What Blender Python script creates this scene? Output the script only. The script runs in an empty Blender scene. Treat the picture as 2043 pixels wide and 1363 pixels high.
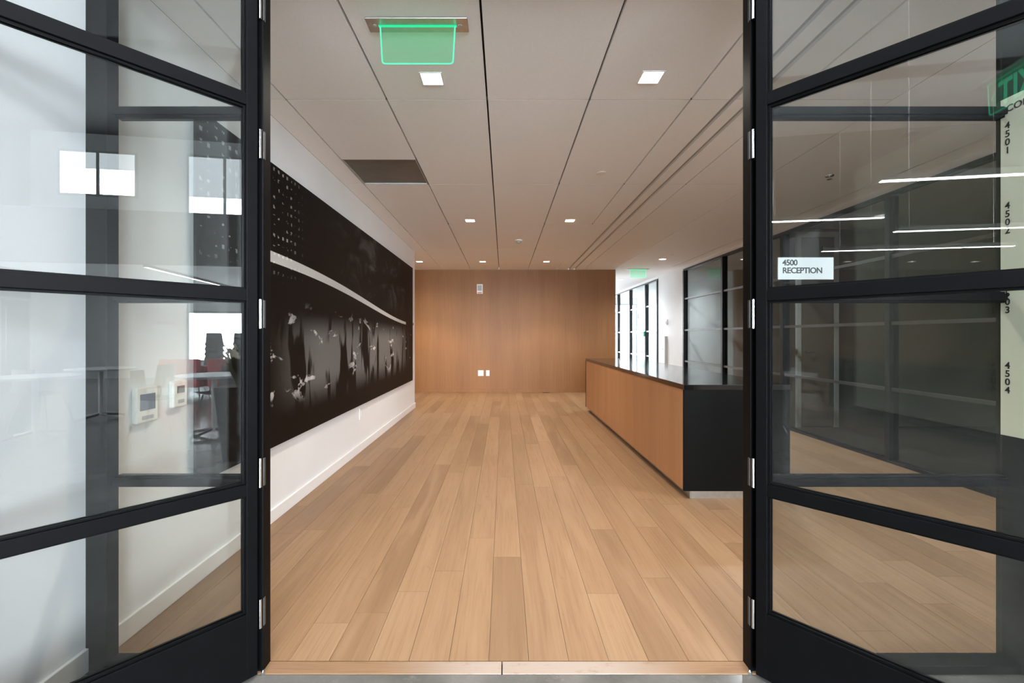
import bpy, bmesh, math, random
from mathutils import Vector, Matrix

# ------------------------------------------------------------------ camera, world, exposure
sc = bpy.context.scene
COL = sc.collection
CAMH = 1.21
CEIL = 2.646
cam_d = bpy.data.cameras.new('camera')
cam_d.sensor_fit = 'HORIZONTAL'
cam_d.sensor_width = 36.0
cam_d.lens = 900.0 / 2043.0 * 36.0
cam_d.shift_x = 16.5 / 2043.0
cam_d.shift_y = -10.5 / 2043.0
cam_d.clip_start = 0.02
cam_d.clip_end = 200
cam = bpy.data.objects.new('camera', cam_d)
COL.objects.link(cam)
cam.location = (0, 0, CAMH)
cam.rotation_euler = (math.pi / 2, 0, 0)
sc.camera = cam

wd = bpy.data.worlds.new('world')
sc.world = wd
wd.use_nodes = True
wd.node_tree.nodes['Background'].inputs[0].default_value = (0.86, 0.93, 1.0, 1)
wd.node_tree.nodes['Background'].inputs[1].default_value = 0.6

vs = sc.view_settings
sc.display_settings.display_device = 'sRGB'
vs.view_transform = 'Standard'
vs.look = 'None'
vs.gamma = 1.0
vs.use_curve_mapping = False
vs.exposure = -0.08
sc.cycles.transparent_max_bounces = 24
sc.cycles.sample_clamp_indirect = 8.0
sc.cycles.diffuse_bounces = 10
sc.cycles.max_bounces = 16
sc.cycles.caustics_reflective = False
sc.cycles.caustics_refractive = False

WARM = (1.0, 0.925, 0.81)
NEUT = (0.94, 0.98, 1.0)
DAY = (0.86, 0.93, 1.0)
SPOT_W = 170.0          # square downlights
ROUND_W = 270.0         # corridor downlights
WIN_LOBBY = 45.0        # lobby windows (overcast daylight)
WIN_FAR = 17.0

# ------------------------------------------------------------------ node helpers
class V:
    """small wrapper round a node socket for math expressions"""
    nt = None
    def __init__(s, x): s.x = x
    @staticmethod
    def m(op, a, b=None, c=None, clamp=False):
        n = V.nt.nodes.new('ShaderNodeMath'); n.operation = op; n.use_clamp = clamp
        for i, q in enumerate((a, b, c)):
            if q is None: continue
            if isinstance(q, V): V.nt.links.new(q.x, n.inputs[i])
            else: n.inputs[i].default_value = q
        return V(n.outputs[0])
    def __add__(s, o): return V.m('ADD', s, o)
    def __radd__(s, o): return V.m('ADD', o, s)
    def __sub__(s, o): return V.m('SUBTRACT', s, o)
    def __rsub__(s, o): return V.m('SUBTRACT', o, s)
    def __mul__(s, o): return V.m('MULTIPLY', s, o)
    def __rmul__(s, o): return V.m('MULTIPLY', o, s)
    def gt(s, o): return V.m('GREATER_THAN', s, o)
    def lt(s, o): return V.m('LESS_THAN', s, o)
    def step(s, a, b):
        n = V.nt.nodes.new('ShaderNodeMapRange'); n.interpolation_type = 'SMOOTHSTEP'
        V.nt.links.new(s.x, n.inputs[0]); n.inputs[1].default_value = a; n.inputs[2].default_value = b
        return V(n.outputs[0])

MATS = {}
def new_mat(name):
    m = bpy.data.materials.new(name); m.use_nodes = True
    nt = m.node_tree; V.nt = nt
    MATS[name] = m
    return m, nt, nt.nodes['Principled BSDF'], nt.nodes['Material Output']

def position(nt):
    g = nt.nodes.new('ShaderNodeNewGeometry'); return g.outputs['Position']
def mapping(nt, src, scale=(1, 1, 1), loc=(0, 0, 0)):
    n = nt.nodes.new('ShaderNodeMapping'); nt.links.new(src, n.inputs[0])
    n.inputs['Scale'].default_value = scale; n.inputs['Location'].default_value = loc
    return n.outputs[0]
def noise(nt, vec, scale=5, detail=3, rough=0.55, dist=0.0):
    n = nt.nodes.new('ShaderNodeTexNoise'); nt.links.new(vec, n.inputs['Vector'])
    n.inputs['Scale'].default_value = scale; n.inputs['Detail'].default_value = detail
    n.inputs['Roughness'].default_value = rough; n.inputs['Distortion'].default_value = dist
    return n.outputs[0]
def ramp(nt, fac, stops):
    n = nt.nodes.new('ShaderNodeValToRGB'); nt.links.new(fac, n.inputs[0])
    e = n.color_ramp.elements
    while len(e) < len(stops): e.new(0.5)
    for q, (p, c) in zip(e, stops): q.position = p; q.color = (*c, 1)
    return n.outputs[0]
def bump(nt, h, bsdf, strength=0.1, dist=0.01):
    n = nt.nodes.new('ShaderNodeBump'); nt.links.new(h, n.inputs['Height'])
    n.inputs['Strength'].default_value = strength; n.inputs['Distance'].default_value = dist
    nt.links.new(n.outputs[0], bsdf.inputs['Normal'])
def mix_rgb(nt, fac, a, b, mode='MIX'):
    n = nt.nodes.new('ShaderNodeMix'); n.data_type = 'RGBA'; n.blend_type = mode
    for sock, val in ((n.inputs[0], fac), (n.inputs[6], a), (n.inputs[7], b)):
        if isinstance(val, V): nt.links.new(val.x, sock)
        elif isinstance(val, (int, float)): sock.default_value = val
        elif isinstance(val, tuple): sock.default_value = (*val, 1)
        else: nt.links.new(val, sock)
    return n.outputs[2]

def plain(name, col, rough=0.5, metal=0.0, spec=0.5, var=0.06, nscale=8.0, bmp=0.0):
    m, nt, b, o = new_mat(name)
    n = noise(nt, position(nt), nscale, 3)
    lo = tuple(max(0, c * (1 - var)) for c in col); hi = tuple(min(1, c * (1 + var)) for c in col)
    nt.links.new(ramp(nt, n, [(0.3, lo), (0.7, hi)]), b.inputs['Base Color'])
    b.inputs['Roughness'].default_value = rough; b.inputs['Metallic'].default_value = metal
    b.inputs['Specular IOR Level'].default_value = spec
    if bmp: bump(nt, noise(nt, position(nt), 60, 3), b, bmp, 0.004)
    return m

def emit(name, col, strength):
    m, nt, b, o = new_mat(name)
    nt.nodes.remove(b)
    e = nt.nodes.new('ShaderNodeEmission'); e.inputs[0].default_value = (*col, 1); e.inputs[1].default_value = strength
    nt.links.new(e.outputs[0], o.inputs[0])
    return m

def glass(name, tint, r0, rough=0.0):
    """architectural pane: schlick mix of clear transmission and mirror reflection at each face"""
    m, nt, b, o = new_mat(name)
    nt.nodes.remove(b)
    lw = nt.nodes.new('ShaderNodeLayerWeight'); lw.inputs[0].default_value = 0.5
    fac = V.m('POWER', V(lw.outputs['Facing']), 5.0) * (1 - r0) + r0
    t = nt.nodes.new('ShaderNodeBsdfTransparent'); t.inputs[0].default_value = (*tint, 1)
    g = nt.nodes.new('ShaderNodeBsdfGlossy'); g.inputs['Roughness'].default_value = rough
    g.inputs[0].default_value = (0.95, 1.0, 0.99, 1)
    mx = nt.nodes.new('ShaderNodeMixShader')
    nt.links.new(fac.x, mx.inputs[0]); nt.links.new(t.outputs[0], mx.inputs[1]); nt.links.new(g.outputs[0], mx.inputs[2])
    nt.links.new(mx.outputs[0], o.inputs[0])
    return m

# ------------------------------------------------------------------ materials
def oak_floor():
    m, nt, b, o = new_mat('oak_floor')
    oi = nt.nodes.new('ShaderNodeObjectInfo')
    rnd = V(oi.outputs['Random'])
    pos = position(nt)
    add = nt.nodes.new('ShaderNodeVectorMath'); add.operation = 'ADD'
    cx = nt.nodes.new('ShaderNodeCombineXYZ')
    nt.links.new((rnd * 37.0).x, cx.inputs[0]); nt.links.new((rnd * 91.0).x, cx.inputs[1])
    nt.links.new(pos, add.inputs[0]); nt.links.new(cx.outputs[0], add.inputs[1])
    p = add.outputs[0]
    fine = noise(nt, mapping(nt, p, (70, 2.6, 1)), 1.0, 4, 0.6, 0.6)
    broad = noise(nt, mapping(nt, p, (9, 0.8, 1)), 1.0, 3, 0.5, 1.2)
    dirt = noise(nt, mapping(nt, p, (14, 7, 1)), 1.0, 4, 0.7, 0.6)
    base = ramp(nt, oi.outputs['Random'], [(0.0, (0.235, 0.137, 0.074)), (0.2, (0.27, 0.16, 0.087)), (0.55, (0.293, 0.175, 0.095)),
                                         (0.8, (0.312, 0.19, 0.105)), (1.0, (0.335, 0.208, 0.118))])
    c1 = mix_rgb(nt, V(fine).step(0.40, 0.72) * 0.42, base, (0.17, 0.092, 0.046))
    c2 = mix_rgb(nt, V(broad).step(0.45, 0.7) * 0.45, c1, (0.355, 0.225, 0.13))
    c3 = mix_rgb(nt, V(dirt).step(0.60, 0.74) * 0.42, c2, (0.20, 0.12, 0.07))
    nt.links.new(c3, b.inputs['Base Color'])
    r = V(broad) * 0.16 + 0.36
    nt.links.new(r.x, b.inputs['Roughness'])
    b.inputs['Specular IOR Level'].default_value = 0.35
    bump(nt, fine, b, 0.08, 0.003)
    return m

def veneer(name, a, c, sx=60, sz=1.2, band=(3.0, 0.12)):
    """vertical-grain oak veneer"""
    m, nt, b, o = new_mat(name)
    pos = position(nt)
    fine = noise(nt, mapping(nt, pos, (sx, sx, sz)), 1.0, 4, 0.6, 0.2)
    broad = noise(nt, mapping(nt, pos, (band[0], band[0], band[1])), 1.0, 2)
    col = mix_rgb(nt, V(fine).step(0.3, 0.75) * 0.55, a, c)
    col = mix_rgb(nt, V(broad).step(0.35, 0.7) * 0.35, col, tuple(x * 0.86 for x in c))
    nt.links.new(col, b.inputs['Base Color'])
    b.inputs['Roughness'].default_value = 0.42
    b.inputs['Specular IOR Level'].default_value = 0.22
    bump(nt, fine, b, 0.04, 0.002)
    return m

def threshold_wood():
    m, nt, b, o = new_mat('threshold_wood')
    pos = position(nt)
    sep = nt.nodes.new('ShaderNodeSeparateXYZ'); nt.links.new(pos, sep.inputs[0])
    x = V(sep.outputs[0])
    g = noise(nt, mapping(nt, pos, (5, 120, 1)), 1.0, 4, 0.65, 0.5)
    blot = noise(nt, mapping(nt, pos, (7, 20, 1)), 1.0, 4, 0.7)
    base = mix_rgb(nt, V(g).step(0.4, 0.75) * 0.5, (0.28, 0.168, 0.094), (0.18, 0.102, 0.056))
    worn_sheen = (1.0 - V.m('ABSOLUTE', x - 0.14).step(0.18, 0.62)) * V(blot).step(0.26, 0.44)   # wear and a pale sheen painted into the middle
    col = mix_rgb(nt, worn_sheen * 0.75, base, (0.43, 0.365, 0.32))
    col = mix_rgb(nt, V(g).step(0.66, 0.74) * 0.5, col, (0.16, 0.10, 0.07))
    nt.links.new(col, b.inputs['Base Color'])
    b.inputs['Roughness'].default_value = 0.5
    b.inputs['Specular IOR Level'].default_value = 0.3
    bump(nt, g, b, 0.25, 0.004)
    return m

def concrete():
    m, nt, b, o = new_mat('polished_concrete')
    pos = position(nt)
    n1 = noise(nt, pos, 2.2, 6, 0.65)
    n2 = noise(nt, pos, 26, 4, 0.7)
    col = mix_rgb(nt, V(n1).step(0.3, 0.7), (0.095, 0.092, 0.085), (0.175, 0.17, 0.16))
    col = mix_rgb(nt, V(n2).step(0.55, 0.75) * 0.5, col, (0.23, 0.225, 0.21))
    nt.links.new(col, b.inputs['Base Color'])
    nt.links.new((V(n1) * 0.14 + 0.10).x, b.inputs['Roughness'])
    bump(nt, n2, b, 0.03, 0.003)
    return m

def mural_print():
    """generic dark abstract print: specks, smoky greys, an open pale sweep and pale blots"""
    m, nt, b, o = new_mat('abstract_print')
    pos = position(nt)
    sep = nt.nodes.new('ShaderNodeSeparateXYZ'); nt.links.new(pos, sep.inputs[0])
    u = (V(sep.outputs[1]) - 2.16) * (1 / 5.14)
    v = (V(sep.outputs[2]) - 0.50) * (1 / 1.81)
    smoke = V(noise(nt, mapping(nt, pos, (1, 1.3, 2.2)), 1.5, 6, 0.62, 0.8))
    blots = V(noise(nt, mapping(nt, pos, (1, 3.2, 6.5)), 1.0, 4, 0.62, 0.5))
    tall = V(noise(nt, mapping(nt, pos, (1, 6.5, 1.6)), 1.0, 2, 0.5, 0.3))
    # smoky greys, upper middle to right
    g = smoke.step(0.50, 0.78) * u.step(0.25, 0.6) * v.step(0.5, 0.75) * 0.10
    # soft grey field in the lower half
    fld = v.step(0.08, 0.24) * (1.0 - v.step(0.36, 0.50)) * u.step(0.12, 0.3) * (1.0 - u.step(0.80, 0.97))
    g = g + fld * (1.0 - tall.step(0.50, 0.58)) * 0.16
    # pale blots along the lower half
    bl = blots.step(0.60, 0.66) * v.step(0.12, 0.2) * (1.0 - v.step(0.42, 0.54)) * u.step(0.02, 0.1)
    g = g + bl * 0.42
    # an open pale sweep
    cv = 0.66 - u * 0.14 + V.m('SINE', u * 5.0 + 0.4) * 0.035
    wid = 0.021 - u * 0.012
    dd = V.m('ABSOLUTE', v - cv)
    g = g + dd.lt(wid) * u.gt(0.115) * u.lt(0.90) * 0.55
    # rows of small pale specks, upper left
    fu = V.m('FRACT', u * 88.0); fv = V.m('FRACT', v * 30.0)
    sp = noise(nt, mapping(nt, pos, (1, 20, 26)), 1.0, 1)
    spk = fu.gt(0.35) * fu.lt(0.72) * fv.gt(0.36) * fv.lt(0.72) * V(sp).gt(0.52) * (1.0 - u.step(0.16, 0.24)) * v.step(0.58, 0.68)
    g = g + spk * 0.28
    col = mix_rgb(nt, V.m('MINIMUM', g, 1.0), (0.0050, 0.0037, 0.0030), (0.93, 0.92, 0.90))
    nt.links.new(col, b.inputs['Base Color'])
    b.inputs['Roughness'].default_value = 0.55
    b.inputs['Specular IOR Level'].default_value = 0.12
    return m

oak_floor(); threshold_wood(); concrete(); mural_print()
veneer('oak_veneer_wall', (0.32, 0.155, 0.064), (0.235, 0.107, 0.042))
veneer('oak_veneer_desk', (0.54, 0.285, 0.142), (0.43, 0.215, 0.102))
plain('white_paint', (0.80, 0.81, 0.82), 0.55, var=0.015, nscale=3, bmp=0.02)
plain('white_trim', (0.82, 0.82, 0.82), 0.35, var=0.01)
plain('gypsum', (0.90, 0.91, 0.92), 0.7, var=0.01)
plain('acoustic_tile', (0.90, 0.91, 0.91), 0.9, var=0.02, nscale=120, bmp=0.06)
plain('joint_dark', (0.10, 0.09, 0.082), 0.8)
plain('slot_paint', (0.58, 0.56, 0.54), 0.6)
plain('ceiling_void', (0.05, 0.043, 0.038), 0.9)
plain('grey_grille', (0.20, 0.19, 0.175), 0.55, metal=0.3, var=0.12, nscale=3)
plain('black_steel', (0.0024, 0.0024, 0.0027), 0.5, spec=0.10, var=0.15, nscale=20)
plain('black_anodised', (0.016, 0.016, 0.018), 0.32, metal=0.2, var=0.1)
plain('black_stone', (0.006, 0.006, 0.006), 0.09, spec=0.6, var=0.2, nscale=90)
plain('black_laminate', (0.0035, 0.0035, 0.0035), 0.5, spec=0.10, var=0.1)
plain('brushed_steel', (0.55, 0.53, 0.50), 0.35, metal=0.9, var=0.08, nscale=30)
plain('rail_grey', (0.16, 0.16, 0.16), 0.35, metal=0.7)
plain('dark_steel', (0.10, 0.10, 0.10), 0.5, metal=0.6)
plain('chrome', (0.75, 0.75, 0.75), 0.18, metal=1.0, var=0.02)
plain('white_plastic', (0.80, 0.79, 0.76), 0.4, var=0.01)
plain('grey_plastic', (0.42, 0.42, 0.41), 0.45, var=0.02)
plain('dark_plastic', (0.03, 0.03, 0.032), 0.4, var=0.05)
plain('red_print', (0.5, 0.06, 0.04), 0.5)
plain('ink', (0.015, 0.017, 0.018), 0.5)
plain('room_sign', (0.42, 0.445, 0.44), 0.35, var=0.01)
plain('sign_white', (0.80, 0.84, 0.83), 0.35, var=0.01)
plain('sign_cream', (0.80, 0.84, 0.66), 0.4, var=0.01)
plain('dark_wall', (0.011, 0.012, 0.011), 0.55, spec=0.2, var=0.1)
plain('charcoal', (0.03, 0.029, 0.028), 0.6, var=0.1)
plain('office_wall', (0.17, 0.165, 0.135), 0.8, var=0.03)
plain('office_carpet', (0.06, 0.058, 0.05), 0.95, var=0.2, nscale=40)
plain('tabletop_white', (0.80, 0.80, 0.80), 0.25, var=0.01)
plain('red_upholstery', (0.30, 0.02, 0.025), 0.7, var=0.1)
plain('chair_shell_black', (0.02, 0.02, 0.022), 0.45)
plain('chair_shell_grey', (0.20, 0.20, 0.20), 0.5)
plain('leaf_green', (0.02, 0.045, 0.015), 0.5, var=0.4, nscale=20)
plain('purple_print', (0.18, 0.10, 0.38), 0.5)
plain('green_plastic', (0.0, 0.30, 0.20), 0.4)
plain('kraft_wood', (0.33, 0.20, 0.10), 0.5, var=0.15)
emit('warm_lens', (1.0, 0.93, 0.84), 9.0)
emit('neutral_lens', (1.0, 0.97, 0.94), 9.0)
emit('linear_lens', (1.0, 0.98, 0.95), 30.0)
emit('sky_pane', DAY, WIN_LOBBY)
emit('blind_glow', DAY, 5.0)
emit('fill_pane', DAY, 44.0)  # light for the added rear bays, seen in no reflection
emit('sky_pane_far', DAY, WIN_FAR)
emit('green_glow', (0.10, 1.0, 0.50), 1.6)
emit('green_glow_dim', (0.05, 1.0, 0.45), 0.9)
emit('screen_glow', (0.60, 0.63, 0.72), 0.35)
glass('door_glass', (0.93, 0.938, 0.934), 0.065)
glass('side_glass', (0.935, 0.95, 0.94), 0.035)
glass('office_glass', (0.84, 0.855, 0.845), 0.032)

def exit_acrylic():
    """edge-lit green acrylic: clear sheet that scatters its lamp's green light"""
    m, nt, b, o = new_mat('exit_acrylic')
    nt.nodes.remove(b)
    t = nt.nodes.new('ShaderNodeBsdfTransparent'); t.inputs[0].default_value = (0.80, 0.95, 0.87, 1)
    e = nt.nodes.new('ShaderNodeEmission'); e.inputs[0].default_value = (0.05, 0.75, 0.36, 1); e.inputs[1].default_value = 0.13
    a = nt.nodes.new('ShaderNodeAddShader')
    nt.links.new(t.outputs[0], a.inputs[0]); nt.links.new(e.outputs[0], a.inputs[1]); nt.links.new(a.outputs[0], o.inputs[0])
exit_acrylic()

# ------------------------------------------------------------------ mesh helpers
def add_box(bm, x0, x1, y0, y1, z0, z1, bev=0.0, seg=2):
    r = bmesh.ops.create_cube(bm, size=1.0)
    vs_ = r['verts']
    bmesh.ops.scale(bm, vec=(x1 - x0, y1 - y0, z1 - z0), verts=vs_)
    bmesh.ops.translate(bm, vec=((x0 + x1) / 2, (y0 + y1) / 2, (z0 + z1) / 2), verts=vs_)
    if bev:
        ed = list({e for v_ in vs_ for e in v_.link_edges})
        bmesh.ops.bevel(bm, geom=ed, offset=bev, segments=seg, profile=0.5, affect='EDGES', clamp_overlap=True)
def add_tube(bm, a, c, r, r2=None, n=10):
    a = Vector(a); c = Vector(c); d = c - a
    res = bmesh.ops.create_cone(bm, cap_ends=True, segments=n, radius1=r, radius2=r if r2 is None else r2, depth=d.length)
    q = d.to_track_quat('Z', 'Y').to_matrix().to_4x4()
    bmesh.ops.transform(bm, matrix=Matrix.Translation((a + c) / 2) @ q, verts=res['verts'])
def add_lathe(bm, prof, n=32, cx=0, cy=0):
    rings = []
    for r, z in prof:
        rings.append([bm.verts.new((cx + r * math.cos(2 * math.pi * k / n), cy + r * math.sin(2 * math.pi * k / n), z)) for k in range(n)])
    for a, c in zip(rings, rings[1:]):
        for k in range(n):
            bm.faces.new((a[k], a[(k + 1) % n], c[(k + 1) % n], c[k]))
    bm.faces.new(rings[0][::-1]); bm.faces.new(rings[-1])
def add_prism(bm, pts, y0, y1):
    """extrude an XZ outline along y"""
    a = [bm.verts.new((x, y0, z)) for x, z in pts]; c = [bm.verts.new((x, y1, z)) for x, z in pts]
    n = len(pts)
    bm.faces.new(a); bm.faces.new(c[::-1])
    for k in range(n): bm.faces.new((a[k], c[k], c[(k + 1) % n], a[(k + 1) % n]))

def obj(name, bm, mat, parent=None, smooth=False):
    bmesh.ops.recalc_face_normals(bm, faces=bm.faces)
    me = bpy.data.meshes.new(name); bm.to_mesh(me); bm.free()
    me.materials.append(MATS[mat])
    if smooth:
        for p in me.polygons: p.use_smooth = True
    o = bpy.data.objects.new(name, me); COL.objects.link(o)
    if parent: o.parent = parent
    return o
def box(name, dims, mat, parent=None, bev=0.0):
    bm = bmesh.new(); add_box(bm, *dims, bev=bev)
    return obj(name, bm, mat, parent)
def tag(o, label, cat=None, group=None, kind=None):
    o['label'] = label
    if cat: o['category'] = cat
    if group: o['group'] = group
    if kind: o['kind'] = kind
    return o
def thing(name, label, cat, loc=(0, 0, 0), rz=0.0, group=None, kind=None):
    o = bpy.data.objects.new(name, None); COL.objects.link(o)
    o.location = loc; o.rotation_euler = (0, 0, rz); o.empty_display_size = 0.1
    return tag(o, label, cat, group, kind)
def copy_tree(o, parent=None):
    c = o.copy(); COL.objects.link(c); c.parent = parent
    for ch in o.children: copy_tree(ch, c)
    return c
def struct(name, dims, mat, label, cat, bev=0.0):
    return tag(box(name, dims, mat, None, bev), label, cat, kind='structure')
def text(name, s, size, mat, parent, loc, rot, align='LEFT', ext=0.0008, bold=0.0, space=1.0):
    cu = bpy.data.curves.new(name, 'FONT'); cu.body = s; cu.size = size; cu.extrude = ext; cu.align_x = align
    cu.offset = bold; cu.space_character = space; cu.resolution_u = 4
    cu.materials.append(MATS[mat])
    tmp = bpy.data.objects.new(name, cu); COL.objects.link(tmp)
    me = bpy.data.meshes.new_from_object(tmp.evaluated_get(bpy.context.evaluated_depsgraph_get()))
    bpy.data.objects.remove(tmp); bpy.data.curves.remove(cu)
    me.name = name
    if not me.materials: me.materials.append(MATS[mat])
    o = bpy.data.objects.new(name, me); COL.objects.link(o); o.parent = parent
    o.location = loc; o.rotation_euler = rot
    return o
_unit = {}
def unit(mat):
    if mat not in _unit:
        bm = bmesh.new(); bmesh.ops.create_cube(bm, size=1.0)
        me = bpy.data.meshes.new('piece_' + mat); bm.to_mesh(me); bm.free(); me.materials.append(MATS[mat]); _unit[mat] = me
    return _unit[mat]
def piece(name, x0, x1, y0, y1, z0, z1, mat, parent):
    o = bpy.data.objects.new(name, unit(mat)); COL.objects.link(o)
    o.scale = (x1 - x0, y1 - y0, z1 - z0); o.location = ((x0 + x1) / 2, (y0 + y1) / 2, (z0 + z1) / 2); o.parent = parent
    return o
def spot(name, loc, power, color, parent, angle=150, blend=1.0, size=0.05):
    l = bpy.data.lights.new(name, 'SPOT'); l.energy = power; l.color = color
    l.spot_size = math.radians(angle); l.spot_blend = blend; l.shadow_soft_size = size
    o = bpy.data.objects.new(name, l); COL.objects.link(o); o.parent = parent; o.location = loc
    return o

rng = random.Random(7)
XL, XR = -1.51, 3.70          # hall side walls
YD = 1.68                     # back of the door frame
YB = 9.72                     # wood back wall

# ------------------------------------------------------------------ structure: floors
fl = tag(box('floor', (-3.3, 3.72, YD, 17.0, -0.10, -0.014), 'ceiling_void'), 'light oak plank floor of the reception hall', 'floor', kind='structure')
PW = 0.149
k0 = -23
planks = 0
for k in range(k0, 27):
    x0 = -0.0556 + PW * k; x1 = x0 + PW
    if x1 < -3.2 or x0 > XR: continue
    xa, xb = max(x0, -3.25), min(x1, XR)
    if xb - xa < 0.01: continue
    ya = YD if xb > XL - 0.01 else 7.4
    yb = 16.9 if xa > 2.36 else YB
    y = ya - rng.uniform(0.0, 1.6)
    while y < yb:
        ln = rng.choice((1.35, 1.6, 1.85, 2.1, 2.3)) + rng.uniform(-.1, .1)
        p0, p1 = max(y, ya), min(y + ln, yb)
        if p1 - p0 > 0.12:
            piece('plank', xa + .0007, xb - .0007, p0 + .0006, p1 - .0006, -0.014, 0.0, 'oak_floor', fl); planks += 1
        y += ln
tf = tag(box('trim_1', (-0.93, 0.955, 1.612, 1.6795, -0.06, -0.016), 'ceiling_void'), 'oak threshold strip with wear and painted sheen between wood and concrete floors', 'threshold', kind='structure')
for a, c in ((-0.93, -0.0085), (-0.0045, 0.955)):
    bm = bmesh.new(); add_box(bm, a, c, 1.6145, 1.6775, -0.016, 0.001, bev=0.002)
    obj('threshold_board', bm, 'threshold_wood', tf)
struct('floor', (-11.6, 13.0, -10.0, 1.6115, -0.10, 0.0), 'polished_concrete', 'grey polished concrete floor in front of the glass doors', 'floor')
struct('floor', (3.72, 8.5, YD, 17.0, -0.10, 0.0), 'office_carpet', 'dark carpet inside the glazed office', 'floor')

# ------------------------------------------------------------------ structure: hall walls
wl = struct('wall_left', (XL - 0.16, XL, 0.70, 7.65, 0, CEIL), 'white_paint', 'long white painted wall carrying the dark mural', 'wall')
bm = bmesh.new(); add_box(bm, XL, XL + 0.014, 1.695, 7.665, 0, 0.085, bev=0.003)
add_box(bm, XL - 0.16, XL + 0.014, 7.65, 7.664, 0, 0.085)
tag(obj('baseboard_left', bm, 'white_trim'), 'white baseboard along the wall under the mural', 'baseboard', kind='structure')
bm = bmesh.new(); add_box(bm, XL, XL + 0.014, 0.69, 1.628, 0, 0.085, bev=0.003)
tag(obj('baseboard_front', bm, 'white_trim'), 'short white baseboard left of the glass sidelight', 'baseboard', kind='structure')
struct('wall_back', (-3.4, 2.41, YB, YB + 0.16, 0, CEIL), 'oak_veneer_wall', 'oak veneer wall at the far end of the hall', 'wall')
bm = bmesh.new(); add_box(bm, -3.3, 2.41, YB - 0.012, YB, 0, 0.075, bev=0.002)
tag(obj('baseboard_back', bm, 'oak_veneer_wall'), 'oak baseboard under the veneer wall', 'baseboard', kind='structure')
struct('wall_alcove', (-3.4, -3.25, 7.4, YB, 0, CEIL), 'white_paint', 'white wall of the alcove behind the mural wall', 'wall')
struct('wall_alcove', (-3.4, XL - 0.16, 7.30, 7.45, 0, CEIL), 'white_paint', 'white wall backing the alcove beside the mural wall', 'wall')
struct('wall_corridor', (2.26, 2.41, YB + 0.16, 17.0, 0, CEIL), 'white_paint', 'white corridor wall behind the veneer wall', 'wall')
wr = struct('wall_right', (XR, XR + 0.16, 9.26, 10.80, 0, CEIL), 'white_paint', 'white wall pier between the two glazed office fronts', 'wall')
struct('wall_inside', (2.12, XR + 0.16, YD + .01, 1.83, 0, CEIL), 'white_paint', 'white inner wall right of the doors', 'wall')

# ------------------------------------------------------------------ structure: hall ceiling of long acoustic tiles
ce = tag(box('ceiling', (-3.4, 2.36, 1.70, YB + 0.01, CEIL + 0.055, CEIL + 0.13), 'ceiling_void'), 'ceiling of long acoustic tiles with dark joints', 'ceiling', kind='structure')
cols = [(-3.4, -2.543), (-2.543, -1.932), (-1.932, -1.321), (-1.321, -0.71), (-0.71, -0.101), (-0.101, 0.521), (0.521, 1.135), (1.135, 1.372), (1.408, 1.496), (1.532, 1.72), (1.72, 2.36)]
rows = [1.70, 2.738, 4.265, 5.785, 7.42, 8.91, 9.715]
for ci, (a, c) in enumerate(cols):
    for ri, (ya, yb) in enumerate(zip(rows, rows[1:])):
        if ci < 2 and yb < 7.6: continue
        if ci == 2:
            if ya < 7.3: a_ = XL
            else: a_ = a
            if ri == 4: # strip beside the wall end
                piece('ceiling_tile', XL, c - .004, ya + .0024, 7.65, CEIL, CEIL + .02, 'acoustic_tile', ce)
                piece('ceiling_tile', a, c - .004, 7.6512, yb - .0024, CEIL, CEIL + .02, 'acoustic_tile', ce); continue
        else: a_ = a
        if ci == 7 and ri in (3, 4): continue
        c_ = 1.372 if (ci == 6 and ri in (3, 4)) else c
        ga = .0055 if ci in (3, 4, 5, 6, 7, 10) else .002
        gc = .0055 if ci in (2, 3, 4, 5, 6, 9) else .002
        if c_ == 1.372: gc = .0
        if ci in (8,): ga = gc = 0
        if ci == 9: ga = 0
        if ci == 3 and ri == 1:
            yb_ = 3.665
        else: yb_ = yb
        piece('ceiling_tile', a_ + ga, c_ - gc, ya + .0024, yb_ - .0024, CEIL, CEIL + .02, 'acoustic_tile', ce)
# dark joint strips between the tile rows
for y in rows[1:-1]:
    for a, c in ((-1.321 if y < 7.6 else -3.39, 1.369), (1.535, 2.359)):
        piece('joint_strip', a, c, y - .0023, y + .0023, CEIL + .0012, CEIL + .018, 'joint_dark', ce)
# white lined reveals of the linear slots
for a, c in ((1.372, 1.408), (1.496, 1.532)):
    bm = bmesh.new()
    add_box(bm, a, c, 1.70, 9.715, CEIL + .040, CEIL + .046)
    add_box(bm, a - .003, a, 1.70, 9.715, CEIL + .0202, CEIL + .046)
    add_box(bm, c, c + .003, 1.70, 9.715, CEIL + .0202, CEIL + .046)
    obj('slot_reveal', bm, 'slot_paint', ce)
# corridor gypsum ceiling with a dark slot diffuser
cc = tag(box('ceiling', (2.363, 3.478, 1.70, 17.0, CEIL, CEIL + .10), 'gypsum'), 'plain white gypsum ceiling of the corridor', 'ceiling', kind='structure')
box('slot_diffuser', (3.478, 3.496, 1.70, 9.3, CEIL + .02, CEIL + .10), 'ceiling_void', cc)
box('ceiling_strip', (3.496, 8.5, 1.70, 9.3, CEIL, CEIL + .10), 'gypsum', cc)
box('ceiling_strip', (3.478, 8.5, 9.3, 17.0, CEIL, CEIL + .10), 'gypsum', cc)

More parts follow.
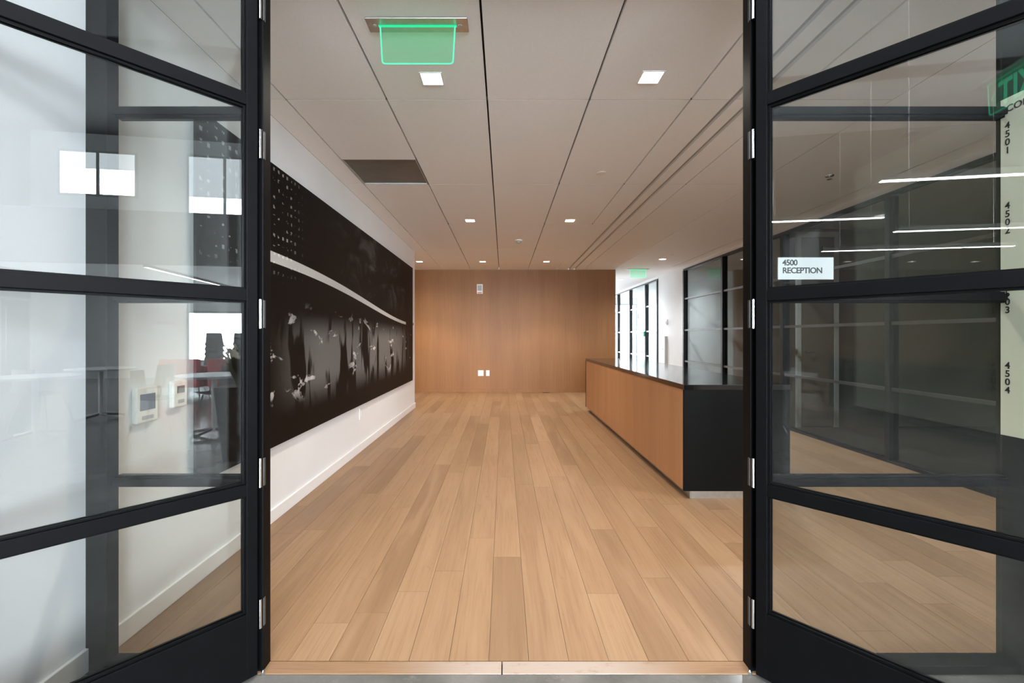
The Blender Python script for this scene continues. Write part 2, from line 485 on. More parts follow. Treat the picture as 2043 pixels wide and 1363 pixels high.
# ------------------------------------------------------------------ glazed fronts (window_n): frame, mullions, rails, panes
MZ = (1.973, 1.334, 0.703)
def glazed_front(name, label, x, posts, y0, y1, head, railmat):
    r = thing(name, label, 'window', (x, y0, 0), kind='structure')
    def b(n, d, m): return box(n, (d[0] - x, d[1] - x, d[2] - y0, d[3] - y0, d[4], d[5]), m, r)
    b('sill', (x - .02, x + .05, y0, y1, 0, 0.03), 'black_anodised')
    b('head_frame', (x - .02, x + .05, y0, y1, head - .035, head), 'black_anodised')
    b('bulkhead', (x - .01, x + .16, y0, y1, head, CEIL), 'white_paint')
    for p in posts: b('mullion', (x - .03, x + .06, p - .027, p + .027, 0.03, head - .035), 'black_anodised')
    ps = sorted(set(posts))
    ps = ([y0] if ps[0] - y0 > .1 else []) + ps + ([y1] if y1 - ps[-1] > .1 else [])
    for a, c in zip(ps, ps[1:]):
        b('pane', (x + .012, x + .022, a + .0271, c - .0271, 0.0305, head - .0355), 'office_glass')
        for z in MZ: b('rail', (x - .012, x + .0118, a + .0272, c - .0272, z - .016, z + .016), railmat)
    return r
glazed_front('window_3', 'dark glazed office front behind the reception desk', XR, [2.68, 4.32, 5.96, 7.60, 9.233], YD + .02, 9.26, 2.585, 'rail_grey')
gf = glazed_front('window_4', 'bright glazed front far down the corridor', XR, [10.83, 11.72, 13.18, 14.57, 16.0], 10.80, 17.0, 2.585, 'brushed_steel')
struct('wall_end', (2.26, 8.5, 17.0, 17.15, 0, CEIL), 'white_paint', 'white wall at the far end of the corridor', 'wall')
ew = thing('window_5', 'bright daylit window closing the corridor end', 'window', (3.0, 16.98, 0), kind='structure')
box('window_frame', (-.56, .62, -.03, .0, .30, 2.42), 'black_anodised', ew)
box('pane', (-.52, .58, -.04, -.031, .34, 2.38), 'sky_pane_far', ew)
# bright room behind the far front
struct('wall_far_office', (8.35, 8.5, 9.2, 17.0, 0, CEIL), 'white_paint', 'white outer wall of the bright far office', 'wall')
fw = thing('window_6', 'broad daylit window of the bright far office', 'window', (8.33, 13.5, 0), kind='structure')
box('window_frame', (-.03, 0, -2.7, 3.4, .55, 2.55), 'black_anodised', fw)
for a in (-2.65, -.62, 1.41): box('pane', (-.045, -.031, a, a + 1.93, .6, 2.5), 'sky_pane_far', fw)
struct('wall_office_side', (XR + .16, 8.35, 9.26, 9.40, 0, CEIL), 'white_paint', 'partition between the dim office and the bright one', 'wall')
# dim office behind the near front
struct('wall_office_back', (8.35, 8.5, YD, 9.2, 0, CEIL), 'office_wall', 'dim olive back wall of the unlit office', 'wall')
struct('wall_office_front', (XR + .16, 8.35, 1.70, 1.83, 0, CEIL), 'office_wall', 'dim olive front wall of the unlit office', 'wall')
pt = struct('wall_partition', (XR + .07, 8.35, 6.04, 6.16, 0, CEIL), 'office_wall', 'olive cross partition inside the unlit office', 'wall')
od = thing('door_3', 'pale framed office door seen behind dark glass', 'door', (4.2, 6.035, 0), kind='structure')
for a, c in ((-.30, -.245), (.20, .255)): box('door_jamb', (a, c, -.04, 0, 0, 2.60), 'white_trim', od)
box('door_head', (-.245, .20, -.04, 0, 2.53, 2.60), 'white_trim', od)
lf = box('door_leaf', (-.24, .195, -.03, -.002, .01, 2.525), 'office_wall', od)
box('door_closer', (0.02, .17, -.075, -.0305, 2.33, 2.40), 'dark_plastic', od)
bm = bmesh.new(); add_tube(bm, (-.2, -.07, 1.0), (-.2, -.03, 1.0), .012); add_tube(bm, (-.2, -.065, 1.0), (-.09, -.065, 1.0), .009)
obj('door_handle', bm, 'chrome', od)

# ------------------------------------------------------------------ door frame and sidelights
def sidelight(name, label, xa, xb, posts, glassx):
    r = thing(name, label, 'window', ((xa + xb) / 2, 1.655, 0), kind='structure')
    ox = (xa + xb) / 2
    def b(n, x0, x1, y0, y1, z0, z1, m, bev=.002): return box(n, (x0 - ox, x1 - ox, y0 - 1.655, y1 - 1.655, z0, z1), m, r, bev)
    for x0, x1 in posts: b('post', x0, x1, 1.628, 1.680, 0, 2.62, 'black_steel')
    g0, g1 = glassx
    b('sill', g0, g1, 1.613, 1.683, 0, .030, 'black_steel')
    for z in (2.0375, 1.354, .6745): 
        b('muntin', g0, g1, 1.662, 1.694, z - .0205, z + .0205, 'black_steel')
        b('glazing_bead', g0, g1, 1.652, 1.6615, z - .012, z + .012, 'black_steel', 0)
    zs = (.030, .6745, 1.354, 2.0375, 2.60)
    for z0, z1 in zip(zs, zs[1:]):
        b('pane', g0 + .0005, g1 - .0005, 1.676, 1.684, z0 + (.0005 if z0 < .1 else .021), z1 - (.001 if z1 > 2.5 else .021), 'side_glass', 0)
    b('head', g0, g1, 1.63, 1.69, 2.60, 2.64, 'black_steel')
    return r
sidelight('window_1', 'narrow black steel sidelight left of the open doors', XL, -.87, [(XL, -1.433), (-.932, -.868)], (-1.433, -.932))
sidelight('window_2', 'wider black steel sidelight right of the open doors', .892, 1.853, [(.890, .953)], (.953, 1.853))
bm = bmesh.new(); add_box(bm, -.868, .890, 1.63, 1.685, 2.60, 2.645)
tag(obj('trim_2', bm, 'black_steel'), 'black steel head over the double door opening', 'door frame', kind='structure')

# ------------------------------------------------------------------ door leaves, swung out 130 degrees
def leaf(name, label, hinge, sx, ang):
    """local x runs from hinge to free edge; local y is the thickness (camera face at y<0 for the left leaf)"""
    r = thing(name, label, 'door', (hinge[0], hinge[1], 0), ang, kind='structure')
    W, T = .870, .044
    y0, y1 = -T / 2, T / 2
    def b(n, a, c, z0, z1, m, ya=y0, yb=y1, bev=.0015): return box(n, (a, c, ya, yb, z0, z1), m, r, bev)
    b('stile', 0, .036, .012, 2.59, 'black_steel'); b('stile', W - .05, W, .012, 2.59, 'black_steel')
    b('kick_rail', .036, W - .05, .012, .240, 'black_steel')
    b('top_rail', .036, W - .05, 2.55, 2.59, 'black_steel')
    for z in (2.0375, 1.354, .6725): b('muntin', .036, W - .05, z - .0205, z + .0205, 'black_steel')
    zs = (.240, .6725, 1.354, 2.0375, 2.55)
    for z0, z1 in zip(zs, zs[1:]):
        a0 = z0 + (.0005 if z0 < .3 else .021); a1 = z1 - (.0005 if z1 > 2.5 else .021)
        b('pane', .0365, W - .0505, a0, a1, 'door_glass', -.004, .004, 0)
        for s in (-1, 1):       # glazing beads round each light
            bm = bmesh.new()
            ya, yb = (.0045, .012) if s > 0 else (-.012, -.0045)
            add_box(bm, .0365, .043, ya, yb, a0, a1); add_box(bm, W - .057, W - .0505, ya, yb, a0, a1)
            add_box(bm, .043, W - .057, ya, yb, a0, a0 + .006); add_box(bm, .043, W - .057, ya, yb, a1 - .006, a1)
            obj('glazing_bead', bm, 'black_steel', r)
    return r
A = math.radians(130.2)
dl = leaf('door_1', 'left black steel glass door leaf swung open', (-.8885, 1.612), -1, math.pi + math.radians(49.8))
dr = leaf('door_2', 'right black steel glass door leaf swung open', (.9095, 1.612), 1, -math.radians(49.8))
# hinges, seen on the jamb edges
HZ = (2.40, 1.90, 1.29, .72, .215)
for root, hx, s in ((dl, -.8735, 1), (dr, .8955, -1)):
    mi = root.matrix_basis.inverted()
    rz = root.rotation_euler[2]
    for z in HZ:
        h = thing('hinge', 'brushed steel hinge', None); h['label'] = 'brushed steel hinge'; h.parent = root
        for kk in ('category',):
            if kk in h: del h[kk]
        bm = bmesh.new(); add_box(bm, hx + s * .0058, hx + s * .0085, 1.6265, 1.640, z - .05, z + .05, bev=.001)
        for v_ in bm.verts: v_.co = mi @ v_.co
        obj('hinge_plate', bm, 'dark_steel', h)
        bm = bmesh.new(); add_tube(bm, (hx - s * .0, 1.618, z - .052), (hx - s * .0, 1.618, z + .052), .0055)
        for v_ in bm.verts: v_.co = mi @ v_.co
        obj('hinge_knuckle', bm, 'chrome', h)
# small floor pivots beside the jambs
for x, l in ((-.862, 'small steel floor stop at the left jamb foot'), (.882, 'small steel floor stop at the right jamb foot')):
    bm = bmesh.new(); add_lathe(bm, [(.008, 0), (.008, .008), (.004, .014)], 12, 0, 0)
    o = tag(obj('floor_stop', bm, 'chrome'), l, 'door stop'); o.location = (x + (-.0 if x < 0 else .0), 1.617, .0015)

# ------------------------------------------------------------------ reception desk
dk = thing('reception_desk', 'long oak reception desk with black stone top and ends', 'desk', (1.725, 5.35, 0))
DX0, DX1, DY0, DY1, DH = 1.335 - 1.725, 2.12 - 1.725, 3.34 - 5.35, 7.36 - 5.35, .850
bm = bmesh.new(); add_box(bm, DX0, DX1, DY0, DY1, DH - .038, DH, bev=.002); obj('worktop', bm, 'black_stone', dk)
for a, c in ((DY0, DY0 + .022), (DY1 - .022, DY1)):
    bm = bmesh.new(); add_box(bm, DX0, DX1, a, c, .062, DH - .0382, bev=.001); obj('end_panel', bm, 'black_laminate', dk)
bm = bmesh.new(); add_box(bm, DX0 + .004, DX0 + .024, DY0 + .0222, DY1 - .0222, .062, DH - .0385, bev=.001); obj('front_panel', bm, 'oak_veneer_desk', dk)
bm = bmesh.new(); add_box(bm, DX0 + .055, DX0 + .062, DY0 + .03, DY1 - .05, .0, .0615); add_box(bm, DX0 + .062, DX1 - .06, DY0 + .024, DY0 + .03, 0, .0615)
obj('toe_kick', bm, 'brushed_steel', dk)
bm = bmesh.new(); add_box(bm, DX0 + .0245, DX0 + .04, DY0 + .0222, DY1 - .0222, .062, DH - .0385); add_box(bm, DX0 + .04, DX1 - .02, DY0 + .0222, DY1 - .0222, .062, .075)
obj('carcass', bm, 'black_laminate', dk)

# ------------------------------------------------------------------ mural
mu = thing('wall_mural', 'wide dark abstract print panel hung on the white wall', 'mural', (XL + .002, 4.73, .50))
bm = bmesh.new(); add_box(bm, .022, .036, 2.16 - 4.73, 7.30 - 4.73, 0, 1.812); obj('print_panel', bm, 'abstract_print', mu)
bm = bmesh.new()
for a, c in ((.08, .11), (1.70, 1.73)): add_box(bm, 0, .0218, 2.3 - 4.73, 7.15 - 4.73, a, c)
obj('hanging_rail', bm, 'grey_plastic', mu)

# ------------------------------------------------------------------ ceiling fixtures
def square_light():
    r = thing('square_downlight', '', 'ceiling light', group='square downlights in the tile ceiling')
    s = .062
    bm = bmesh.new()
    for a in ((-s, s, -s, -s + .007), (-s, s, s - .007, s), (-s, -s + .007, -s + .007, s - .007), (s - .007, s, -s + .007, s - .007)):
        add_box(bm, *a, -.004, -.0002)
    obj('trim_frame', bm, 'white_trim', r)
    box('lens', (-s + .0072, s - .0072, -s + .0072, s - .0072, -.0035, -.0015), 'warm_lens', r)
    spot('lamp', (0, 0, -.012), SPOT_W * .46, WARM, r)
    spot('lamp_beam', (0, 0, -.012), SPOT_W * .46, (1.0, .84, .66), r, 92, .45, .02)
    return r
sq = square_light()
SQ = [(-.40, 2.514, 'large square downlight just below the green exit panel'), (.815, 2.50, 'large square downlight right of the green exit panel'),
      (-.417, 5.595, 'left square downlight of the middle ceiling pair'), (.82, 5.595, 'right square downlight of the middle ceiling pair'),
      (-.405, 8.67, 'small far square downlight before the veneer wall, near its centre'), (.821, 8.67, 'small far square downlight before the veneer wall, right of centre'),
      (-1.62, 8.67, 'leftmost far square downlight in the alcove behind the mural wall')]
for i, (x, y, l) in enumerate(SQ):
    o = sq if i == 0 else copy_tree(sq)
    o.location = (x, y, CEIL); o['label'] = l
    dim = {4: .55, 5: 1.15, 6: 1.5}.get(i)          # the far lamps are dimmed differently
    if dim:
        for ch in o.children:
            if ch.type == 'LIGHT': ch.data = ch.data.copy(); ch.data.energy *= dim

def round_light():
    r = thing('round_downlight', '', 'ceiling light', group='round downlights in the corridor ceiling')
    bm = bmesh.new(); add_lathe(bm, [(.075, -.0002), (.078, -.003), (.066, -.006), (.062, -.003)], 32); obj('trim_ring', bm, 'white_trim', r)
    bm = bmesh.new(); add_lathe(bm, [(.0615, -.0025), (.0615, -.0055)], 32); obj('lens', bm, 'neutral_lens', r)
    spot('lamp', (0, 0, -.02), ROUND_W, NEUT, r)
    return r
rd = round_light()
for i, (y, l) in enumerate(((8.39, 'nearer round downlight, by the corridor exit sign'), (11.44, 'farther round downlight beyond the corridor exit sign'),
                            (5.35, 'round downlight over the aisle behind the desk, hidden by the door jamb'), (14.5, 'last round downlight at the corridor end'), (2.3, 'round downlight over the hall corner right of the doors'))):
    o = rd if i == 0 else copy_tree(rd)
    o.location = (2.955, y, CEIL); o['label'] = l

# green edge-lit exit signs
def exit_sign(loc, rz, label, word=None, group='edge-lit green exit signs'):
    r = thing('exit_sign', label, 'exit sign', loc, rz, group)
    bm = bmesh.new(); add_box(bm, -.232, .232, -.048, .048, -.007, -.0002, bev=.003); pl = obj('mount_plate', bm, 'brushed_steel', r)
    for sx in (-.195, .195):
        bm = bmesh.new(); add_lathe(bm, [(.010, -.0075), (.009, -.010), (.004, -.0095)], 10, sx, .0); obj('screw', bm, 'grey_plastic', pl)
    bm = bmesh.new()
    w, w2, h0, h1 = .172, .163, -.0076, -.182
    c = .012
    pts = [(-w, h0), (w, h0), (w2, h1 + c), (w2 - c * .3, h1 + c * .3), (w2 - c, h1), (-w2 + c, h1), (-w2 + c * .3, h1 + c * .3), (-w2, h1 + c)]
    add_prism(bm, pts, -.003, .003); ac = obj('acrylic_panel', bm, 'exit_acrylic', r)
    bm = bmesh.new(); t = .0022
    out = [(x * (1 + t / abs(x)) if x else 0, z) for x, z in pts]
    def strip(a, b_, th):
        add_tube(bm, (a[0], 0, a[1]), (b_[0], 0, b_[1]), th, n=6)
    for a, b_ in zip(pts[1:], pts[2:] + pts[:1]): strip(a, b_, .003)
    obj('lit_edge', bm, 'green_glow', ac)
    bm = bmesh.new(); add_box(bm, -w - .008, w + .008, -.005, .005, -.0115, -.0072); obj('lamp_slot', bm, 'green_glow_dim', r)
    if word:
        tx = text('exit_lettering', word, .185, 'green_glow', r, (.036, .0045, -.160), (math.pi / 2, 0, math.pi), 'CENTER', .001, .004)
        tx.scale = (.72, 1, 1)
        bm = bmesh.new()
        add_prism(bm, [(-.150, -.10), (-.128, -.075), (-.120, -.082), (-.136, -.10), (-.120, -.118), (-.128, -.125)], .0036, .0056)
        ch = obj('exit_arrow', bm, 'green_glow', r)
    return r
exit_sign((-.396, 2.075, CEIL), 0, 'large blank green exit panel hanging nearest the doors')
exit_sign((2.87, 9.64, CEIL), 0, 'small green exit panel hanging over the corridor')
# the lobby sign behind the doors' threshold, reads EXIT
es = exit_sign((-.13, -.02, 2.625), 0, 'green lettered exit sign mirrored in the right door glass', 'EXIT')
bm = bmesh.new(); add_box(bm, -.16, -.10, -.25, 1.628, 2.626, 2.66); tag(obj('trim_3', bm, 'black_steel'), 'slim black channel carrying the lobby exit sign', 'trim', kind='structure')

# air grille (perforated return panel) set in the ceiling
gr = thing('air_grille', 'grey square air grille set in the ceiling near the mural', 'vent', (-1.0155, 3.965, CEIL))
box('grille_panel', (-.297, .297, -.295, .297, .012, .018), 'grey_grille', gr)
bm = bmesh.new()
for d in ((-.3015, .3015, -.2985, -.291), (-.3015, .3015, .291, .2985), (-.3015, -.294, -.291, .291), (.294, .3015, -.291, .291)): add_box(bm, *d, .0, .012)
obj('grille_frame', bm, 'grey_plastic', gr)
# smoke detector
sd = thing('smoke_detector', 'small domed smoke detector in the centre of the ceiling', 'smoke detector', (.224, 6.73, CEIL))
bm = bmesh.new(); add_lathe(bm, [(.055, -.0002), (.055, -.012), (.048, -.018)], 28); obj('base_plate', bm, 'white_plastic', sd)
bm = bmesh.new(); add_lathe(bm, [(.042, -.0182), (.042, -.036), (.032, -.048), (.012, -.052)], 28); obj('sensor_dome', bm, 'grey_plastic', sd, True)
# concealed sprinkler caps
def cap(x, y, l):
    r = thing('ceiling_sprinkler', l, 'sprinkler', (x, y, CEIL), group='concealed sprinkler caps')
    bm = bmesh.new(); add_lathe(bm, [(.040, -.0025), (.042, -.005), (.038, -.007)], 26); obj('cover_disc', bm, 'white_trim', r)
    bm = bmesh.new(); add_lathe(bm, [(.034, -.0002), (.034, -.0024)], 20); obj('spacer_ring', bm, 'grey_plastic', r)
cap(.858, 3.96, 'round white sprinkler cap on the tile ceiling right of centre')
cap(.80, 8.2, 'tiny sprinkler cap before the veneer wall by the far right downlight')
cap(2.97, 7.95, 'sprinkler cap in the corridor ceiling beside the round downlight')
cap(2.89, 3.2, 'sprinkler cap in the corridor ceiling seen through the right door')
sp = thing('ceiling_sprinkler', 'small exposed sprinkler head in the corridor ceiling behind the right door', 'sprinkler', (2.91, 4.03, CEIL))
bm = bmesh.new(); add_lathe(bm, [(.038, -.0002), (.034, -.008), (.014, -.01)], 20); obj('escutcheon', bm, 'chrome', sp)
bm = bmesh.new(); add_lathe(bm, [(.008, -.0102), (.008, -.03), (.022, -.032), (.022, -.035)], 16); obj('deflector', bm, 'chrome', sp)

# ------------------------------------------------------------------ wall fittings
st = thing('fire_strobe', 'white fire alarm strobe high on the veneer wall', 'alarm', (-.515, YB - .0005, 2.225))
bm = bmesh.new(); add_box(bm, -.066, .066, -.045, 0, -.105, .105, bev=.008); obj('housing', bm, 'white_plastic', st)
bm = bmesh.new(); add_box(bm, -.045, .045, -.056, -.0455, -.035, .075, bev=.006); obj('speaker_grille', bm, 'grey_plastic', st)
bm = bmesh.new(); add_box(bm, -.045, .045, -.0468, -.0452, -.09, -.075); obj('lettering_band', bm, 'red_print', st)
def outlet(x, w, l):
    r = thing('wall_outlet', l, 'outlet', (x, YB - .0005, .415))
    bm = bmesh.new(); add_box(bm, -w, w, -.006, 0, -.062, .062, bev=.002); obj('cover_plate', bm, 'white_plastic', r)
    n = 2 if w > .05 else 1
    for k in range(n):
        c = (k - (n - 1) / 2) * .048
        bm = bmesh.new(); add_box(bm, c - .016, c + .016, -.0085, -.0062, -.035, .035, bev=.001); obj('socket', bm, 'sign_white', r)
outlet(-.494, .060, 'wider white double outlet plate low on the veneer wall'); outlet(-.344, .038, 'narrow white outlet plate beside the wider one')
lo = thing('wall_outlet', 'small white outlet plate under the mural', 'outlet', (XL + .0005, 4.75, .395))
bm = bmesh.new(); add_box(bm, 0, .006, -.037, .037, -.058, .058, bev=.002); obj('cover_plate', bm, 'white_plastic', lo)
bm = bmesh.new(); add_box(bm, .0062, .0085, -.017, .017, -.035, .035, bev=.001); obj('socket', bm, 'sign_white', lo)
sw = thing('wall_switch', 'small switch on the white wall end past the mural', 'switch', (XL + .0005, 7.48, 1.42))
bm = bmesh.new(); add_box(bm, 0, .006, -.03, .03, -.055, .055, bev=.002); obj('cover_plate', bm, 'white_plastic', sw)
bm = bmesh.new(); add_box(bm, .0062, .012, -.012, .012, -.03, .01, bev=.001); obj('rocker', bm, 'dark_plastic', sw)
# intercom and thermostat inside, behind the left sidelight
ic = thing('wall_intercom', 'pale intercom with small glowing screen left of the mural', 'intercom', (XL + .0005, 1.885, .925))
bm = bmesh.new(); add_box(bm, 0, .022, -.058, .058, -.075, .075, bev=.006); obj('housing', bm, 'white_plastic', ic)
bm = bmesh.new(); add_box(bm, .0222, .0236, -.04, .04, -.022, .045); obj('screen', bm, 'screen_glow', ic)
bm = bmesh.new(); add_box(bm, .0222, .0245, -.03, .03, -.06, -.045, bev=.0008); obj('button', bm, 'grey_plastic', ic)
th = thing('thermostat', 'pale thermostat with dark display beside the mural edge', 'thermostat', (XL + .0005, 2.075, .945))
bm = bmesh.new(); add_box(bm, 0, .024, -.045, .045, -.06, .06, bev=.006); obj('housing', bm, 'white_plastic', th)
bm = bmesh.new(); add_box(bm, .0242, .0256, -.024, .024, .005, .038); obj('display', bm, 'grey_grille', th)
bm = bmesh.new(); add_box(bm, .0242, .0265, -.02, .02, -.04, -.025, bev=.0008); obj('button', bm, 'grey_plastic', th)
# corridor pier fittings
cr = thing('card_reader', 'small card reader on the white corridor pier', 'card reader', (XR - .0005, 10.2, 1.53))
bm = bmesh.new(); add_box(bm, -.03, 0, -.045, .045, -.06, .06, bev=.004); obj('housing', bm, 'white_plastic', cr)
bm = bmesh.new(); add_box(bm, -.032, -.0302, -.03, .03, -.045, .02); obj('reader_face', bm, 'grey_plastic', cr)
wc = thing('lock_panel', 'tall narrow projecting lock panel on the white corridor pier', 'lock panel', (XR - .0005, 10.25, .90))
bm = bmesh.new(); add_box(bm, -.055, 0, -.05, .05, -.31, .31, bev=.004); obj('body', bm, 'grey_plastic', wc)
bm = bmesh.new(); add_box(bm, -.062, -.0555, -.048, .048, -.305, .305, bev=.002); wd_ = obj('face_plate', bm, 'white_trim', wc)
bm = bmesh.new(); add_tube(bm, (-.0625, .0, .02), (-.10, .0, .02), .010); add_tube(bm, (-.095, .0, .02), (-.095, .09, .02), .008); obj('lever_handle', bm, 'chrome', wd_)
ns = thing('door_notice', 'small purple notice on the bright far glass', 'notice', (XR + .011, 12.45, 1.755))
box('paper', (-.002, 0, -.05, .05, -.055, .055), 'purple_print', ns)
lk = thing('door_lock', 'small lock box with green button on the far glass', 'lock', (XR - .031, 11.75, 1.27))
bm = bmesh.new(); add_box(bm, -.03, 0, -.03, .03, -.06, .06, bev=.003); obj('housing', bm, 'green_plastic', lk)
hd = thing('pull_handle', 'vertical steel pull handle on the far glass door', 'handle', (XR - .013, 11.90, 0))
bm = bmesh.new(); add_tube(bm, (-.05, 0, .75), (-.05, 0, 1.35), .012)
for z in (.80, 1.30): add_tube(bm, (-.05, 0, z), (.02, 0, z), .008)
obj('grip', bm, 'chrome', hd)

# ------------------------------------------------------------------ signs at the doors
rs = thing('reception_sign', 'white room sign on the right sidelight glass', 'sign', (1.117, 1.6755, 1.461))
bm = bmesh.new(); add_box(bm, -.102, .104, -.006, -.0003, -.041, .041, bev=.0008); pl = obj('plate', bm, 'room_sign', rs)
text('lettering', '4500', .0300, 'ink', pl, (-.086, -.0065, .0115), (math.pi / 2, 0, 0), ext=.0004, bold=.0006, space=.92)
text('lettering', 'RECEPTION', .0300, 'ink', pl, (-.086, -.0065, -.0175), (math.pi / 2, 0, 0), ext=.0004, bold=.0006, space=.92)
ds = thing('directory_sign', 'cream wall directory with stacked room numbers', 'sign', (1.8545, 1.35, 1.46))
bm = bmesh.new(); add_box(bm, -.008, -.0003, -.36, .327, -.615, .625, bev=.001); pl = obj('plate', bm, 'sign_cream', ds)
R90 = (math.pi / 2, 0, -math.pi / 2)
text('lettering', 'CON', .0345, 'ink', pl, (-.0086, .308, .572), R90, ext=.0004, bold=.0004)
for n, ytop in (('4501', 243), ('4502', 403), ('4503', 562), ('4504', 722)):
    for k, c in enumerate(n):
        py = ytop + 13.5 + k * 16.4
        z = CAMH + (671 - py) / 900 * 1.653
        text('lettering', c, .0345, 'ink', pl, (-.0086, 1.653 - 1.35, z - 1.46), R90, 'CENTER', .0004, .0005)

# ------------------------------------------------------------------ the lobby on the camera's side of the doors
HL = 7.0
struct('wall_portal_left', (XL - .16, XL, .70, 1.70, CEIL, HL), 'white_paint', 'white portal wall above the mural wall', 'wall')
struct('wall_portal_right', (1.855, 2.0, .70, 1.70, 0, HL), 'dark_wall', 'dark return wall carrying the cream directory', 'wall')
struct('wall_portal_top', (XL, 1.855, 1.63, 1.75, CEIL + .002, HL), 'white_paint', 'white wall above the door opening', 'wall')
struct('wall_lobby_front', (-11.6, XL - .16, .70, .85, 0, HL), 'white_paint', 'white lobby wall left of the doors', 'wall')
struct('wall_lobby_front', (2.0, 13.0, .70, .85, 0, HL), 'white_paint', 'white lobby wall right of the doors', 'wall')
struct('wall_lobby_back', (-11.6, 13.0, -8.84, -8.74, 0, HL), 'charcoal', 'dark rear wall of the lobby', 'wall')
struct('wall_lobby_left', (-11.7, -11.6, -10.0, .85, 0, HL), 'charcoal', 'dark left wall of the lobby', 'wall')
wlr = struct('wall_lobby_right', (12.05, 12.2, -10.0, .85, 0, HL), 'white_paint', 'white outer wall of the lobby holding the windows', 'wall')
struct('ceiling', (-11.7, 4.5, -10.0, .85, HL, HL + .1), 'gypsum', 'high white lobby ceiling', 'ceiling')
struct('ceiling', (4.5, 13.0, -10.0, .85, HL, HL + .1), 'charcoal', 'high dark lobby ceiling on the window side', 'ceiling')
# lobby windows
def lobby_window(n, ya, yb, z0, z1, label, blind):
    r = thing('window_%d' % n, label, 'window', (12.04, (ya + yb) / 2, z0), kind='structure')
    w = (yb - ya) / 2; h = z1 - z0
    bm = bmesh.new()
    for d in ((-w, w, 0, .06), (-w, w, h - .06, h), (-w, -w + .06, .06, h - .06), (w - .06, w, .06, h - .06), (-.04, .04, .06, h - .06)):
        add_box(bm, -.06, 0, d[0], d[1], d[2], d[3])
    obj('window_frame', bm, 'grey_plastic', r)
    for a, c in ((-w + .061, -.041), (.041, w - .061)):
        box('pane', (-.03, -.02, a, c, .061, h - .061), 'sky_pane', r)
        if blind:
            box('roller_blind', (-.055, -.045, a, c, h * (1 - blind), h - .065), 'blind_glow', r)  # blind glows by itself, standing in for daylight through the cloth
lobby_window(7, -4.75, -2.7, 4.55, 6.55, 'upper lobby window with half-lowered blinds', .62)
lobby_window(8, -8.05, -6.05, 5.2, 6.5, 'upper lobby window farther from the doors', .4)
lobby_window(9, -4.75, .55, .45, 1.95, 'low lobby window behind the stacked chairs', 0)  # lengthened toward the front wall, out of view, for more daylight
lobby_window(10, -1.9, .4, 4.2, 6.6, 'added upper lobby window nearest the front wall', 0)  # unseen window added for more daylight
# glowing window bays added out of view on the rear wall to brighten the hall
for i, (a, c, l) in enumerate(((-1.4, 2.4, 'left bay on the rear lobby wall'), (2.6, 6.4, 'right bay on the rear lobby wall'))):
    r = thing('window_%d' % (11 + i), 'tall added daylight fill window, ' + l, 'window', ((a + c) / 2, -8.73, .25), kind='structure')
    w = (c - a) / 2
    bm = bmesh.new()
    for d in ((-w, w, 0, .08), (-w, w, 4.3, 4.38), (-w, -w + .06, .08, 4.3), (w - .06, w, .08, 4.3), (-.03, .03, .08, 4.3)): add_box(bm, d[0], d[1], -.005, .07, d[2], d[3])
    obj('window_frame', bm, 'black_anodised', r)
    for x0, x1 in ((-w + .061, -.031), (.031, w - .061)): box('pane', (x0, x1, .01, .02, .081, 4.299), 'fill_pane', r)
# mezzanine
mz = struct('ceiling', (7.2, 12.04, -9.9, .69, 2.62, 2.80), 'gypsum', 'white underside of the lobby mezzanine', 'ceiling')
struct('wall_mezzanine', (7.1, 7.2, -9.9, .69, 2.60, 3.63), 'charcoal', 'dark mezzanine parapet above the lobby', 'wall')
# linear lights
def linear(name_label, x0, x1, y0, y1, z):
    r = thing('linear_light', name_label, 'ceiling light', ((x0 + x1) / 2, (y0 + y1) / 2, z), group='linear lights of the lobby')
    hx, hy = (x1 - x0) / 2, (y1 - y0) / 2
    box('housing', (-hx - .012, hx + .012, -hy - .012, hy + .012, .006, .06), 'charcoal', r)
    box('lens', (-hx, hx, -hy, hy, 0, .0058), 'linear_lens', r)
    if 2.57 < z < 2.6:
        bm = bmesh.new()
        for t_ in (-.8, .8): add_tube(bm, (hx * t_ if hx > hy else 0, hy * t_ if hy > hx else 0, .06), (hx * t_ if hx > hy else 0, hy * t_ if hy > hx else 0, HL - z), .003, n=6)
        obj('suspension_cable', bm, 'chrome', r)
ordn = ('nearest the doors', 'second from the doors', 'third from the doors', 'farthest from the doors')
for i, (x, a, c) in enumerate(((-1.87, -2.6, -.40), (-3.26, -1.24, .05), (-4.08, -3.6, -1.85), (-5.45, -4.3, -1.64))):
    linear('hanging linear light over the left lobby, ' + ordn[i], x - .025, x + .025, a, c, 2.585)
for i, (y, a, c) in enumerate(((-3.22, 7.25, 11.9), (-6.25, 7.3, 10.1))):
    linear('linear light under the mezzanine, ' + ('nearer the doors' if i == 0 else 'nearer the rear'), a, c, y - .025, y + .025, 2.555)
# storefront doors at lobby left
sf = thing('door_4', 'dark double doors with long pulls in the rear lobby wall', 'door', (11.03, -8.735, 0), math.pi / 2, kind='structure')
bm = bmesh.new()
for d in ((-.95, -.88, 0, 2.25), (.88, .95, 0, 2.25), (-.88, .88, 2.18, 2.25), (-.02, .02, 0, 2.18)): add_box(bm, 0, .08, d[0], d[1], d[2], d[3])
obj('door_frame', bm, 'grey_plastic', sf)
for s in (-1, 1):
    bm = bmesh.new(); add_box(bm, .02, .05, min(s * .025, s * .875), max(s * .025, s * .875), .02, 2.17); lf = obj('door_leaf', bm, 'charcoal', sf)
    bm = bmesh.new(); add_tube(bm, (.11, s * .11, .45), (.11, s * .11, 1.95), .016)
    for z in (.6, 1.8): add_tube(bm, (.05, s * .11, z), (.11, s * .11, z), .01)
    obj('pull_handle', bm, 'chrome', lf)
